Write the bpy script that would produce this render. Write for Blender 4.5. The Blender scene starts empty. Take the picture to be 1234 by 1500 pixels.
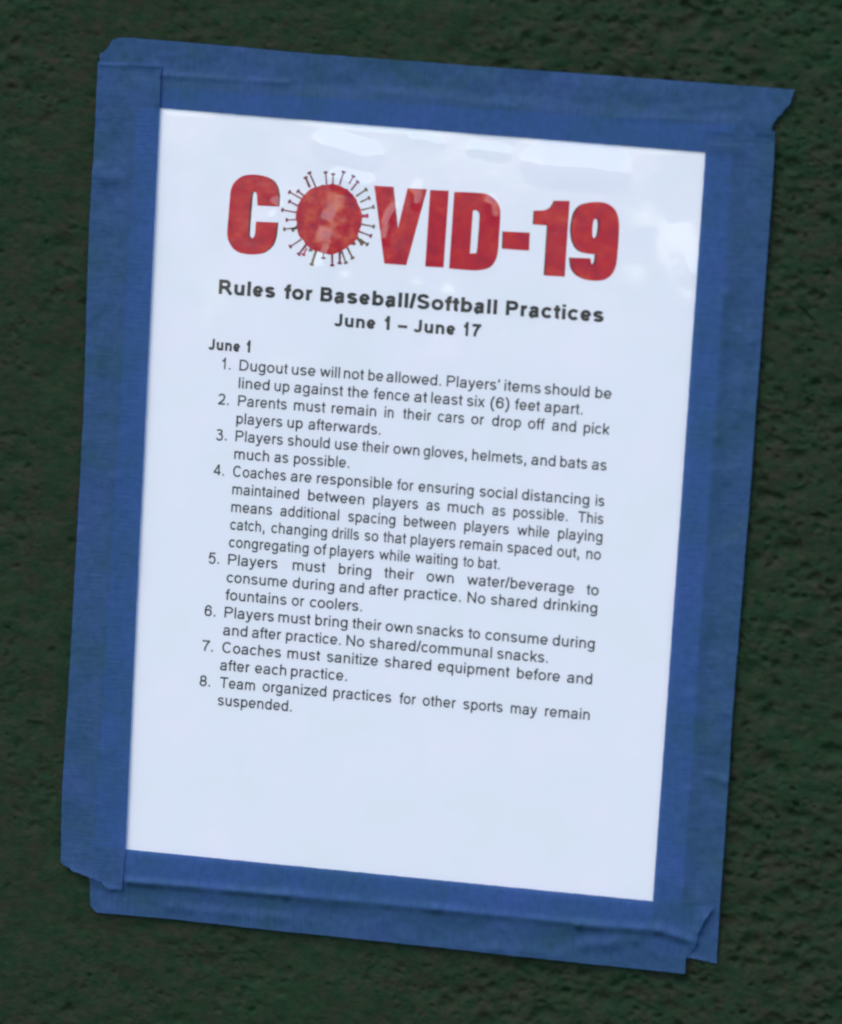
import bpy, math, random
import numpy as np
from mathutils import Matrix, Vector
from mathutils.geometry import delaunay_2d_cdt
scene = bpy.context.scene
col = scene.collection

# ------------------------------------------------------------------ camera
# frame of the sheet of paper: s to the right, t down, n into the wall (metres);
# world = (s, n, Z0 - t).  The camera stands about two metres off, a little to the right.
Z0 = 1.50
FPX = 8770.0                        # focal length in pixels of a 1234 px wide picture
RX, RY, RZ = math.radians(5.116), math.radians(11.799), math.radians(4.632)
T = np.array([-0.06264081955, -0.04863346947, 2.05077005])
def rotm(a, b, c):
    ca, sa, cb, sb, cc, sc_ = math.cos(a), math.sin(a), math.cos(b), math.sin(b), math.cos(c), math.sin(c)
    X = np.array([[1, 0, 0], [0, ca, -sa], [0, sa, ca]])
    Y = np.array([[cb, 0, sb], [0, 1, 0], [-sb, 0, cb]])
    Z = np.array([[cc, -sc_, 0], [sc_, cc, 0], [0, 0, 1]])
    return Z @ Y @ X
M = rotm(RX, RY, RZ)
CAM = -M.T @ T                      # camera centre in the sheet's frame
def sheet_to_world(v): return Vector((v[0], v[2], -v[1]))
cd = bpy.data.cameras.new('camera')
cam = bpy.data.objects.new('camera', cd); col.objects.link(cam)
r_, d_, f_ = sheet_to_world(M[0]), sheet_to_world(M[1]), sheet_to_world(M[2])
mw = Matrix.Identity(4)
for i in range(3):
    mw[i][0] = r_[i]; mw[i][1] = -d_[i]; mw[i][2] = -f_[i]
cw = sheet_to_world(CAM); mw[0][3], mw[1][3], mw[2][3] = cw.x, cw.y, Z0 + cw.z
cam.matrix_world = mw
cd.sensor_fit = 'HORIZONTAL'; cd.sensor_width = 36.0; cd.lens = FPX / 1234.0 * 36.0
cd.clip_start = 0.05; cd.clip_end = 100.0
cd.dof.use_dof = True; cd.dof.focus_distance = 2.12; cd.dof.aperture_fstop = 16.0
scene.camera = cam

# ------------------------------------------------------------------ sky, sun, exposure
SUN_EL, SUN_AZ = math.radians(52), math.radians(205)      # azimuth clockwise from +Y: sun in front of the wall, upper left
world = bpy.data.worlds.new("World"); scene.world = world; world.use_nodes = True
wn = world.node_tree; wn.nodes.clear()
sky = wn.nodes.new('ShaderNodeTexSky'); sky.sky_type = 'NISHITA'; sky.sun_disc = False
sky.sun_elevation = SUN_EL; sky.sun_rotation = SUN_AZ
sky.air_density = 1.0; sky.dust_density = 1.0; sky.ozone_density = 1.0
bg = wn.nodes.new('ShaderNodeBackground'); bg.inputs['Strength'].default_value = 0.14
wo = wn.nodes.new('ShaderNodeOutputWorld')
wn.links.new(sky.outputs[0], bg.inputs['Color']); wn.links.new(bg.outputs[0], wo.inputs['Surface'])
sl = bpy.data.lights.new('sun', 'SUN'); sl.energy = 0.58; sl.angle = math.radians(35); sl.color = (1.0, 0.985, 0.96)
sun = bpy.data.objects.new('sun', sl); col.objects.link(sun)
sdir = Vector((math.sin(SUN_AZ) * math.cos(SUN_EL), math.cos(SUN_AZ) * math.cos(SUN_EL), math.sin(SUN_EL)))
sun.rotation_euler = sdir.to_track_quat('Z', 'Y').to_euler()
scene.view_settings.view_transform = 'Standard'; scene.view_settings.look = 'None'
scene.view_settings.gamma = 1.0; scene.view_settings.exposure = 1.16
scene.render.engine = 'CYCLES'
scene.cycles.max_bounces = 8; scene.cycles.transparent_max_bounces = 12
scene.cycles.filter_width = 2.0

# ------------------------------------------------------------------ measuring helpers
def ray_sheet(px, py, h):
    """where the line of sight through picture point (px, py) meets the plane h metres in front of the wall"""
    d = M.T @ np.array([(px - 617.0) / FPX, (py - 750.0) / FPX, 1.0])
    k = (-h - CAM[2]) / d[2]
    q = CAM + d * k
    return q[0], q[1]
def ray_sheet_v(px, py, h):
    px, py = np.asarray(px, float), np.asarray(py, float)
    D = np.stack([(px - 617.0) / FPX, (py - 750.0) / FPX, np.ones_like(px)], -1) @ M
    k = (-h - CAM[2]) / D[..., 2]
    return CAM[0] + D[..., 0] * k, CAM[1] + D[..., 1] * k

# value noise on the wall plane (all lengths in mm)
def hash2(ix, iy, seed):
    n = (ix.astype(np.int64) * 374761393 + iy.astype(np.int64) * 668265263 + seed * 974634777) & 0xffffffff
    n = ((n ^ (n >> 13)) * 1274126177) & 0xffffffff
    return ((n ^ (n >> 16)) & 0xffff) / 65535.0
def vnoise(x, y, seed):
    xi, yi = np.floor(x), np.floor(y); fx, fy = x - xi, y - yi
    fx, fy = fx * fx * (3 - 2 * fx), fy * fy * (3 - 2 * fy)
    a, b = hash2(xi, yi, seed), hash2(xi + 1, yi, seed)
    c, d = hash2(xi, yi + 1, seed), hash2(xi + 1, yi + 1, seed)
    return (a + (b - a) * fx) * (1 - fy) + (c + (d - c) * fx) * fy
def fbm(x, y, seed, octs=4, gain=0.5):
    s, amp, tot = 0, 1.0, 0
    for k in range(octs):
        ca, sa = math.cos(k * 1.3), math.sin(k * 1.3)
        s = s + amp * vnoise((x * ca - y * sa) * 2 ** k + 17.1 * k, (x * sa + y * ca) * 2 ** k + 9.7 * k, seed + k)
        tot += amp; amp *= gain
    return s / tot
def sstep(a, b, x):
    t = np.clip((x - a) / (b - a), 0, 1); return t * t * (3 - 2 * t)

# ------------------------------------------------------------------ object helpers
def link_mesh(name, verts, faces, mat=None, parent=None, uvs=None, smooth=True):
    me = bpy.data.meshes.new(name)
    me.from_pydata([tuple(v) for v in verts], [], [tuple(f) for f in faces])
    if smooth: me.polygons.foreach_set('use_smooth', [True] * len(me.polygons))
    if uvs is not None:
        ul = me.uv_layers.new(name='along')
        idx = np.zeros(len(me.loops), dtype=np.int32); me.loops.foreach_get('vertex_index', idx)
        ul.data.foreach_set('uv', np.asarray(uvs, dtype=np.float32)[idx].ravel())
    if mat: me.materials.append(mat)
    me.update()
    o = bpy.data.objects.new(name, me); col.objects.link(o)
    if parent: o.parent = parent
    return o
def grid_mesh(name, X, Y, Z, mat, parent=None, uvs=None):
    ny, nx = X.shape
    V = np.stack([X.ravel(), Y.ravel(), Z.ravel()], 1).astype(np.float32)
    i = np.arange(ny - 1)[:, None] * nx + np.arange(nx - 1)[None, :]
    F = np.stack([i, i + nx, i + nx + 1, i + 1], -1).reshape(-1, 4).astype(np.int32)
    me = bpy.data.meshes.new(name)
    me.vertices.add(len(V)); me.vertices.foreach_set('co', V.ravel())
    me.loops.add(F.size); me.loops.foreach_set('vertex_index', F.ravel())
    me.polygons.add(len(F)); me.polygons.foreach_set('loop_start', np.arange(0, F.size, 4, dtype=np.int32))
    me.polygons.foreach_set('use_smooth', np.ones(len(F), dtype=bool))
    if uvs is not None:
        ul = me.uv_layers.new(name='along')
        ul.data.foreach_set('uv', uvs.reshape(-1, 2)[F.ravel()].astype(np.float32).ravel())
    me.materials.append(mat); me.update(calc_edges=True); me.validate()
    o = bpy.data.objects.new(name, me); col.objects.link(o)
    if parent: o.parent = parent
    return o
def tag(o, label=None, cat=None, group=None, kind=None):
    if label: o['label'] = label
    if cat: o['category'] = cat
    if group: o['group'] = group
    if kind: o['kind'] = kind
    return o

# ------------------------------------------------------------------ materials
def new_mat(name):
    m = bpy.data.materials.new(name); m.use_nodes = True
    nt = m.node_tree; b = nt.nodes['Principled BSDF']
    return m, nt, b
def noise_node(nt, coord, scale, detail=3, rough=0.55, mapping=None):
    n = nt.nodes.new('ShaderNodeTexNoise'); n.inputs['Scale'].default_value = scale
    n.inputs['Detail'].default_value = detail; n.inputs['Roughness'].default_value = rough
    if mapping:
        mp = nt.nodes.new('ShaderNodeMapping'); mp.inputs['Scale'].default_value = mapping
        nt.links.new(coord, mp.inputs['Vector']); nt.links.new(mp.outputs[0], n.inputs['Vector'])
    else: nt.links.new(coord, n.inputs['Vector'])
    return n
def ramp_node(nt, src, stops):
    r = nt.nodes.new('ShaderNodeValToRGB'); e = r.color_ramp.elements
    while len(e) < len(stops): e.new(0.5)
    for k, (p, c) in enumerate(stops): e[k].position = p; e[k].color = (*c, 1)
    nt.links.new(src, r.inputs[0]); return r

def wall_material():
    m, nt, b = new_mat('dark_green_painted_stucco')
    tc = nt.nodes.new('ShaderNodeTexCoord'); co = tc.outputs['Object']
    n1 = noise_node(nt, co, 150, 5, 0.68, (0.8, 1, 1.25))
    r1 = ramp_node(nt, n1.outputs['Fac'], [(0.34, (0.011, 0.034, 0.017)), (0.46, (0.016, 0.036, 0.017)),
                                           (0.56, (0.024, 0.034, 0.019)), (0.68, (0.028, 0.033, 0.021))])
    n2 = noise_node(nt, co, 420, 4, 0.65, (0.7, 1, 1.3))
    r2 = ramp_node(nt, n2.outputs['Fac'], [(0.36, (0.62, 0.84, 0.72)), (0.5, (1, 1, 1)), (0.64, (1.22, 1.14, 1.18))])
    mx = nt.nodes.new('ShaderNodeMix'); mx.data_type = 'RGBA'; mx.blend_type = 'MULTIPLY'; mx.inputs[0].default_value = 1
    nt.links.new(r1.outputs[0], mx.inputs[6]); nt.links.new(r2.outputs[0], mx.inputs[7])
    n5 = noise_node(nt, co, 13, 4, 0.6)
    r5 = ramp_node(nt, n5.outputs['Fac'], [(0.35, (0.98, 0.78, 0.76)), (0.5, (0.87, 0.79, 0.74)), (0.65, (0.78, 0.90, 0.78))])
    m5 = nt.nodes.new('ShaderNodeMix'); m5.data_type = 'RGBA'; m5.blend_type = 'MULTIPLY'; m5.inputs[0].default_value = 1
    nt.links.new(mx.outputs[2], m5.inputs[6]); nt.links.new(r5.outputs[0], m5.inputs[7])
    nt.links.new(m5.outputs[2], b.inputs['Base Color'])
    b.inputs['Roughness'].default_value = 0.8; b.inputs['Specular IOR Level'].default_value = 0.1
    n3 = noise_node(nt, co, 700, 5, 0.7)
    bp = nt.nodes.new('ShaderNodeBump'); bp.inputs['Strength'].default_value = 0.6; bp.inputs['Distance'].default_value = 0.0007
    nt.links.new(n3.outputs['Fac'], bp.inputs['Height']); nt.links.new(bp.outputs[0], b.inputs['Normal'])
    return m

def paper_material():
    m, nt, b = new_mat('white_office_paper')
    tc = nt.nodes.new('ShaderNodeTexCoord'); co = tc.outputs['Object']
    n = noise_node(nt, co, 45, 3, 0.5)
    r = ramp_node(nt, n.outputs['Fac'], [(0.35, (0.795, 0.795, 0.815)), (0.65, (0.835, 0.800, 0.845))])
    nt.links.new(r.outputs[0], b.inputs['Base Color'])
    b.inputs['Roughness'].default_value = 0.85; b.inputs['Specular IOR Level'].default_value = 0.1
    return m

def ink_material(name, stops, scale=60, rough=0.6):
    m, nt, b = new_mat(name)
    tc = nt.nodes.new('ShaderNodeTexCoord')
    n = noise_node(nt, tc.outputs['Object'], scale, 4, 0.6)
    r = ramp_node(nt, n.outputs['Fac'], stops)
    nt.links.new(r.outputs[0], b.inputs['Base Color'])
    b.inputs['Roughness'].default_value = rough; b.inputs['Specular IOR Level'].default_value = 0.1
    return m

def plastic_material():
    m = bpy.data.materials.new('clear_plastic_film'); m.use_nodes = True; nt = m.node_tree; nt.nodes.clear()
    out = nt.nodes.new('ShaderNodeOutputMaterial'); mix = nt.nodes.new('ShaderNodeMixShader')
    tr = nt.nodes.new('ShaderNodeBsdfTransparent'); tr.inputs[0].default_value = (0.985, 0.99, 0.995, 1)
    gl = nt.nodes.new('ShaderNodeBsdfGlossy'); gl.inputs['Roughness'].default_value = 0.11
    lw = nt.nodes.new('ShaderNodeLayerWeight'); lw.inputs['Blend'].default_value = 0.5      # same from both sides: a thin film
    pw = nt.nodes.new('ShaderNodeMath'); pw.operation = 'POWER'; pw.inputs[1].default_value = 5.0
    fr = nt.nodes.new('ShaderNodeMath'); fr.operation = 'MULTIPLY_ADD'; fr.inputs[1].default_value = 0.8; fr.inputs[2].default_value = 0.075
    nt.links.new(lw.outputs['Facing'], pw.inputs[0]); nt.links.new(pw.outputs[0], fr.inputs[0])
    tc = nt.nodes.new('ShaderNodeTexCoord')
    n = noise_node(nt, tc.outputs['Object'], 120, 3, 0.5)
    bp = nt.nodes.new('ShaderNodeBump'); bp.inputs['Strength'].default_value = 0.08; bp.inputs['Distance'].default_value = 0.0008
    nt.links.new(n.outputs['Fac'], bp.inputs['Height'])
    nt.links.new(bp.outputs[0], gl.inputs['Normal']); nt.links.new(bp.outputs[0], lw.inputs['Normal'])
    nt.links.new(fr.outputs[0], mix.inputs[0]); nt.links.new(tr.outputs[0], mix.inputs[1]); nt.links.new(gl.outputs[0], mix.inputs[2])
    nt.links.new(mix.outputs[0], out.inputs[0])
    return m

def tape_material():
    m, nt, b = new_mat('blue_crepe_tape')
    uv = nt.nodes.new('ShaderNodeUVMap'); uv.uv_map = 'along'
    tc = nt.nodes.new('ShaderNodeTexCoord')
    n1 = noise_node(nt, uv.outputs[0], 1.0, 4, 0.6, (1.6, 0.12, 1))      # crepe: fine ribs across the strip
    n2 = noise_node(nt, tc.outputs['Object'], 38, 5, 0.68)
    n3 = noise_node(nt, tc.outputs['Object'], 420, 3, 0.6)
    r2 = ramp_node(nt, n2.outputs['Fac'], [(0.32, (0.026, 0.082, 0.130)), (0.5, (0.030, 0.084, 0.190)), (0.68, (0.038, 0.086, 0.228))])
    r3 = ramp_node(nt, n3.outputs['Fac'], [(0.3, (0.84, 0.90, 0.88)), (0.7, (1.18, 1.10, 1.12))])
    r1 = ramp_node(nt, n1.outputs['Fac'], [(0.3, (0.88, 0.90, 0.91)), (0.7, (1.12, 1.10, 1.09))])
    mx = nt.nodes.new('ShaderNodeMix'); mx.data_type = 'RGBA'; mx.blend_type = 'MULTIPLY'; mx.inputs[0].default_value = 1
    my = nt.nodes.new('ShaderNodeMix'); my.data_type = 'RGBA'; my.blend_type = 'MULTIPLY'; my.inputs[0].default_value = 1
    nt.links.new(r2.outputs[0], mx.inputs[6]); nt.links.new(r3.outputs[0], mx.inputs[7])
    nt.links.new(mx.outputs[2], my.inputs[6]); nt.links.new(r1.outputs[0], my.inputs[7])
    nt.links.new(my.outputs[2], b.inputs['Base Color'])
    b.inputs['Roughness'].default_value = 0.6; b.inputs['Specular IOR Level'].default_value = 0.2
    bp = nt.nodes.new('ShaderNodeBump'); bp.inputs['Strength'].default_value = 0.8; bp.inputs['Distance'].default_value = 0.0003
    nt.links.new(n1.outputs['Fac'], bp.inputs['Height']); nt.links.new(bp.outputs[0], b.inputs['Normal'])
    tr = nt.nodes.new('ShaderNodeBsdfTransparent'); tr.inputs[0].default_value = (0.16, 0.34, 0.86, 1)
    mix = nt.nodes.new('ShaderNodeMixShader'); mix.inputs[0].default_value = 0.26
    out = nt.nodes['Material Output']
    nt.links.new(b.outputs[0], mix.inputs[1]); nt.links.new(tr.outputs[0], mix.inputs[2]); nt.links.new(mix.outputs[0], out.inputs[0])
    return m

M_WALL, M_PAPER, M_FILM, M_TAPE = wall_material(), paper_material(), plastic_material(), tape_material()
M_RED = ink_material('red_ink', [(0.32, (0.33, 0.010, 0.034)), (0.46, (0.45, 0.012, 0.036)), (0.58, (0.51, 0.022, 0.030)), (0.68, (0.54, 0.055, 0.042))], 190)
M_VIRUS = ink_material('red_orange_ink', [(0.34, (0.30, 0.012, 0.048)), (0.5, (0.47, 0.020, 0.034)), (0.64, (0.54, 0.075, 0.045))], 210)
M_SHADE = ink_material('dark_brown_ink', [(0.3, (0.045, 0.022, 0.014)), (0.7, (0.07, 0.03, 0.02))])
M_BLACK = ink_material('black_ink', [(0.35, (0.028, 0.030, 0.028)), (0.65, (0.062, 0.058, 0.058))], 160)
M_PURPLE = ink_material('purple_ink', [(0.3, (0.13, 0.022, 0.045)), (0.7, (0.26, 0.05, 0.08))])
M_OLIVE = ink_material('olive_brown_ink', [(0.3, (0.14, 0.09, 0.055)), (0.7, (0.2, 0.13, 0.08))])
M_PINK = ink_material('pink_ink', [(0.3, (0.42, 0.03, 0.10)), (0.7, (0.48, 0.05, 0.13))])

# ------------------------------------------------------------------ the wall: one displaced sheet of rough stucco
def wall_height(x, y):               # x, y, result in mm
    a = fbm(x / 26, y / 26, 11, 3) - 0.5
    b = fbm(x / 4.6, y / 3.8, 21, 4, 0.6) - 0.5
    dens = 0.16 + 0.34 * sstep(20, 150, x) + 1.0 * (fbm(x / 20, y / 20, 41, 2) - 0.5)
    pit = 0
    for cell, sd, dep in ((7.5, 71, 1.25), (4.0, 61, 0.9), (2.4, 67, 0.5)):           # small pits left in the stucco
        xx = x + 1.6 * (vnoise(x / 1.6, y / 1.6, sd + 3) - 0.5); yy = y + 1.2 * (vnoise(x / 1.6, y / 1.6, sd + 4) - 0.5)
        ci, cj = np.floor(xx / cell), np.floor(yy / cell)
        for di in (-1, 0, 1):
            for dj in (-1, 0, 1):
                i, j = ci + di, cj + dj
                px_ = (i + hash2(i, j, sd)) * cell; py_ = (j + hash2(i, j, sd + 1)) * cell
                r = cell * (0.12 + 0.30 * hash2(i, j, sd + 2) ** 1.5)
                on = hash2(i, j, sd + 5) < dens
                pit = np.maximum(pit, on * dep * (0.4 + 0.6 * hash2(i, j, sd + 6)) * np.exp(-(((xx - px_) / (r * 1.2)) ** 2 + ((yy - py_) / r) ** 2) ** 1.5))
    lump = fbm(x / 11, y / 9, 83, 2) - 0.5
    return 0.9 * a + 1.3 * lump + (0.6 + 0.25 * sstep(-40, 120, x)) * b - (1.1 + 0.55 * sstep(60, 150, x)) * pit
def axis(c, half, step, far, n_far):
    core = np.arange(c - half, c + half, step)
    k = np.linspace(0, 1, n_far + 1)[1:]
    ext = half + (far - half) * k ** 2.2
    return np.concatenate([(c - ext)[::-1], core, c + ext])
sx, sy = ray_sheet(617, 750, 0)
ax = axis(sx * 1000, 175, 0.62, 1500, 110); ay = axis(sy * 1000, 205, 0.62, 1500, 110)
WX, WY = np.meshgrid(ax, ay)
WH = wall_height(WX, WY)
wall = grid_mesh('wall', WX / 1000, -WH / 1000, Z0 - WY / 1000, M_WALL)
tag(wall, 'rough dark green painted stucco wall behind the taped notice', 'wall')

# unseen sheet of made-up grass and soil, added to darken reflections in the plastic
gm, gnt, gb = new_mat('grass_and_soil')
gtc = gnt.nodes.new('ShaderNodeTexCoord')
gn_ = noise_node(gnt, gtc.outputs['Object'], 0.6, 6, 0.65)
gr_ = ramp_node(gnt, gn_.outputs['Fac'], [(0.35, (0.030, 0.050, 0.016)), (0.55, (0.050, 0.075, 0.022)), (0.7, (0.10, 0.085, 0.055))])
gnt.links.new(gr_.outputs[0], gb.inputs['Base Color']); gb.inputs['Roughness'].default_value = 0.95; gb.inputs['Specular IOR Level'].default_value = 0.1
gx, gy = np.meshgrid(np.linspace(-400, 400, 41), np.linspace(-400, 400, 41))
unseen_ground = grid_mesh('unseen_ground', gx, -gy, -0.02 + 0 * gx, gm); tag(unseen_ground, kind='structure')

# ------------------------------------------------------------------ the sheet of paper
H_PAPER = 0.0015
px_corners = [(195, 113), (1074, 196), (998, 1366), (144, 1286)]
pc = [ray_sheet(x, y, H_PAPER) for x, y in px_corners]
PL = (pc[0][0] + pc[3][0]) / 2; PR = (pc[1][0] + pc[2][0]) / 2
PT = (pc[0][1] + pc[1][1]) / 2; PB = (pc[2][1] + pc[3][1]) / 2
print('paper size mm', (PR - PL) * 1000, (PB - PT) * 1000, 'skew', [(round(a * 1000, 1), round(b * 1000, 1)) for a, b in pc])

def edge_in(s, t):                   # metres inside the paper's edge (negative outside)
    return np.minimum(np.minimum(s - PL, PR - s), np.minimum(t - PT, PB - t))

notice = bpy.data.objects.new('printed_notice', None); col.objects.link(notice)
notice.location = ((PL + PR) / 2, -H_PAPER, Z0 - PB); notice.empty_display_size = 0.02
tag(notice, 'white paper notice with red heading and numbered rules, framed by blue tape', 'notice')
OFF = Vector(notice.location)
def loc(s, t, h): return (s - OFF.x, -h - OFF.y, Z0 - t - OFF.z)

b0, b1 = H_PAPER - 0.00012, H_PAPER
pv = [loc(s, t, h) for h in (b0, b1) for s, t in ((PL, PT), (PR, PT), (PR, PB), (PL, PB))]
pf = [(4, 5, 6, 7), (3, 2, 1, 0), (0, 1, 5, 4), (1, 2, 6, 5), (2, 3, 7, 6), (3, 0, 4, 7)]
paper = link_mesh('paper', pv, [f[::-1] for f in pf], M_PAPER, notice, smooth=False)

# ------------------------------------------------------------------ flat ink shapes
def triangulate(polys, holes_even_odd=False):
    """union of polygons (or outline + holes) as non-overlapping triangles"""
    vs, fs, es = [], [], []
    for p in polys:
        b = len(vs); vs += [Vector(q) for q in p]
        if holes_even_odd: es += [(b + k, b + (k + 1) % len(p)) for k in range(len(p))]
        else: fs.append(list(range(b, b + len(p))))
    if holes_even_odd:
        r = delaunay_2d_cdt(vs, es, [], 0, 1e-6)
        v, f = r[0], r[2]; keep = []
        for t in f:
            cx = sum(v[i].x for i in t) / len(t); cy = sum(v[i].y for i in t) / len(t)
            ins = 0
            for p in polys:
                n = len(p)
                for k in range(n):
                    x1, y1 = p[k]; x2, y2 = p[(k + 1) % n]
                    if (y1 > cy) != (y2 > cy) and cx < (x2 - x1) * (cy - y1) / (y2 - y1) + x1: ins ^= 1
            if ins: keep.append(t)
        return [(q.x, q.y) for q in v], keep
    r = delaunay_2d_cdt(vs, [], fs, 1, 1e-6)
    keep = [t for t, o in zip(r[2], r[5]) if len(o)]
    return [(q.x, q.y) for q in r[0]], keep

H_INK = H_PAPER + 0.00006
def ink_object(name, tris, mat, parent, h=H_INK):
    """tris: list of (points in sheet metres, faces)"""
    V, F = [], []
    for pts, fs in tris:
        b = len(V); V += [loc(s, t, h) for s, t in pts]
        for f in fs:
            a = [pts[i] for i in f]
            ar = sum(a[k][0] * a[(k + 1) % len(a)][1] - a[(k + 1) % len(a)][0] * a[k][1] for k in range(len(a)))
            f = tuple(b + i for i in f)
            F.append(f if ar > 0 else f[::-1])
    return link_mesh(name, V, F, mat, parent, smooth=False)

# ---- the plain sans-serif lettering: every glyph a set of strokes with one pen width
def arc(cx, cy, rx, ry, a0, a1, n=None, p=2.08):
    n = n or max(4, int(abs(a1 - a0) / 15))
    o = []
    for k in range(n + 1):
        a = math.radians(a0 + (a1 - a0) * k / n); c, s = math.cos(a), math.sin(a)
        o.append((cx + rx * math.copysign(abs(c) ** (2 / p), c), cy + ry * math.copysign(abs(s) ** (2 / p), s)))
    return o
ADV = dict(zip("abcdefghijklmnopqrstuvwxyz", [556, 556, 500, 556, 556, 278, 556, 556, 222, 222, 500, 222, 833, 556, 556, 556, 556, 333, 500, 278, 556, 500, 722, 500, 500, 500]))
ADV.update({'B': 667, 'C': 722, 'D': 722, 'J': 500, 'N': 722, 'P': 667, 'R': 722, 'S': 667, 'T': 611, '.': 278, ',': 278, '\u2019': 222, '/': 278, '(': 333, ')': 333, '\u2013': 556})
for d in "0123456789": ADV[d] = 556
ADVB = dict(ADV); ADVB.update({'b': 611, 'c': 556, 'f': 333, 'h': 611, 'i': 278, 'l': 278, 'n': 611, 'o': 611, 'p': 611, 'r': 389, 's': 556, 't': 333, 'u': 611, 'J': 556})
def glyph(ch, bold):
    w = 162 if bold else 103                       # pen width
    h = w / 2; A = (ADVB if bold else ADV)[ch]
    X, C, D = (530 if bold else 521), 716, -210                      # x-height, cap height, descender
    L = 66 if not bold else 66; R = A - 66        # usual sides of a stem
    xl, xr = L + h, R - h
    if ch in 'abdegopq': xo, xp = 34 + h, A - 36 - h
    S = []
    def bowl(x0, x1, y0=-11 + h, y1=X + 11 - h): return arc((x0 + x1) / 2, (y0 + y1) / 2, (x1 - x0) / 2, (y1 - y0) / 2, 0, 360, 28)
    if ch == 'o': S = [bowl(33 + h, A - 37 - h)]
    elif ch == 'b': S = [[(xl, 0), (xl, C)], bowl(xl + 2, A - 38 - h)]
    elif ch == 'd': S = [[(xr, 0), (xr, C)], bowl(34 + h, xr - 2)]
    elif ch == 'p': S = [[(xl, D), (xl, X)], bowl(xl + 2, A - 38 - h)]
    elif ch == 'q': S = [[(xr, D), (xr, X)], bowl(34 + h, xr - 2)]
    elif ch == 'g': S = [bowl(34 + h, xr - 2, 0 + h - 5), [(xr, X), (xr, -60)] + arc((xr + 44 + h) / 2, -60, (xr - 44 - h) / 2, 150 - h + 0, 0, -165)]
    elif ch == 'c':
        x0, x1 = 39 + h, A + 12 - h; cx = (x0 + x1) / 2; rx = (x1 - x0) / 2; ry = (X + 22 - w) / 2; S = [arc(cx - 8, X / 2, rx, ry, 38, 322, 22)]
    elif ch == 'e':
        x0, x1 = 37 + h, A - 42 - h; cx, rx, ry = (x0 + x1) / 2, (x1 - x0) / 2, (X + 22 - w) / 2
        S = [[(x0 + 4, X / 2 - 12), (x1, X / 2 - 12)] + arc(cx, X / 2, rx, ry, 2, 325, 26)]
    elif ch == 'a':
        x1 = 484 - h - 12
        S = [arc(262, 330, 262 - 50 - h, X + 11 - h - 330, 165, 90, 6) + arc(275, X - 130, x1 - 275, 141 - h, 90, 0, 6)[1:] + [(x1, 120), (x1 + 8, 50), (x1 + 24, 0)],
             [(x1, 300), (x1 - 60, 282), (x1 - 150, 264)] + arc(36 + h + 105, 145, 105, 118, 95, 255, 10) + [(250, -11 + h + 8)] + arc(x1 - 125, 170, 125, 180 - h, 285, 360, 6)]
    elif ch == 'f': S = [[(88 + h, 0), (88 + h, 560)] + arc(88 + h + 120, 580, 120, C + 11 - h - 580, 180, 80, 6), [(9, X - h + 6), (A - 10, X - h + 6)]]
    elif ch == 't': S = [[(88 + h, 655), (88 + h, 120)] + arc(88 + h + 90, 100, 90, 104 - h, 180, 278, 6), [(17, X - h + 6), (A - 14, X - h + 6)]]
    elif ch == 'h': S = [[(xl, 0), (xl, C)], [(xl, 250)] + arc((xl + xr) / 2, 310, (xr - xl) / 2, X + 11 - h - 310, 180, 0, 14) + [(xr, 0)]]
    elif ch == 'n': S = [[(xl, 0), (xl, X)], [(xl, 250)] + arc((xl + xr) / 2, 310, (xr - xl) / 2, X + 11 - h - 310, 180, 0, 14) + [(xr, 0)]]
    elif ch == 'm':
        xm = (xl + xr) / 2
        S = [[(xl, 0), (xl, X)]] + [[(a, 260)] + arc((a + b) / 2, 330, (b - a) / 2, X + 11 - h - 330, 180, 0, 12) + [(b, 0)] for a, b in ((xl, xm), (xm, xr))]
    elif ch == 'u': S = [[(xr, 0), (xr, X)], [(xr, 270)] + arc((xl + xr) / 2, 209, (xr - xl) / 2, 209 + 11 - h, 0, -180, 14) + [(xl, X)]]
    elif ch == 'r': S = [[(xl, 0), (xl, X)], [(xl, 260)] + arc(xl + 150, 300, 150, X + 8 - h - 300, 180, 72, 8)]
    elif ch == 's':
        x0, x1 = 34 + h, A - 40 - h; cx = (x0 + x1) / 2; rx = (x1 - x0) / 2; q = (X + 22 - w) / 4
        yt, yb = X + 11 - h - q, -11 + h + q
        S = [arc(cx, yt, rx - 8, q, 20, 90, 5)[0:] + arc(cx, yt, rx - 8, q, 90, 215, 9)[1:] + [(cx, X / 2 + 2)] + arc(cx, yb, rx, q, 35, -160, 15)]
    elif ch == 'i': S = [[(A / 2, 0), (A / 2, X)], [(A / 2, C - w * (0.75 if bold else 1.05)), (A / 2, C + (10 if bold else 0))]]
    elif ch == 'l': S = [[(A / 2, 0), (A / 2, C)]]
    elif ch == 'k': S = [[(xl, 0), (xl, C)], [(A - 55, X), (xl, 170)], [(215, 300), (A - 52, 0)]]
    elif ch == 'v': S = [[(13 + h, X), (A / 2, 30), (A - 13 - h, X)]]
    elif ch == 'w': S = [[(8 + h, X), (208, 30), (A / 2, X - 30), (A - 208, 30), (A - 8 - h, X)]]
    elif ch == 'x': S = [[(15 + h, X), (A - 12 - h, 0)], [(A - 18 - h, X), (12 + h, 0)]]
    elif ch == 'y': S = [[(16 + h, X), (A / 2 + 4, 20)], [(A - 15 - h, X), (A / 2 - 10, -40), (A / 2 - 45, -120), (A / 2 - 90, D + h + 5), (30, D + h)]]
    elif ch == 'z': S = [[(30, X - h * .85), (A - 80, X - h * .85), (75, h * .85), (A - 20, h * .85)]]
    elif ch == 'B':
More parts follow.
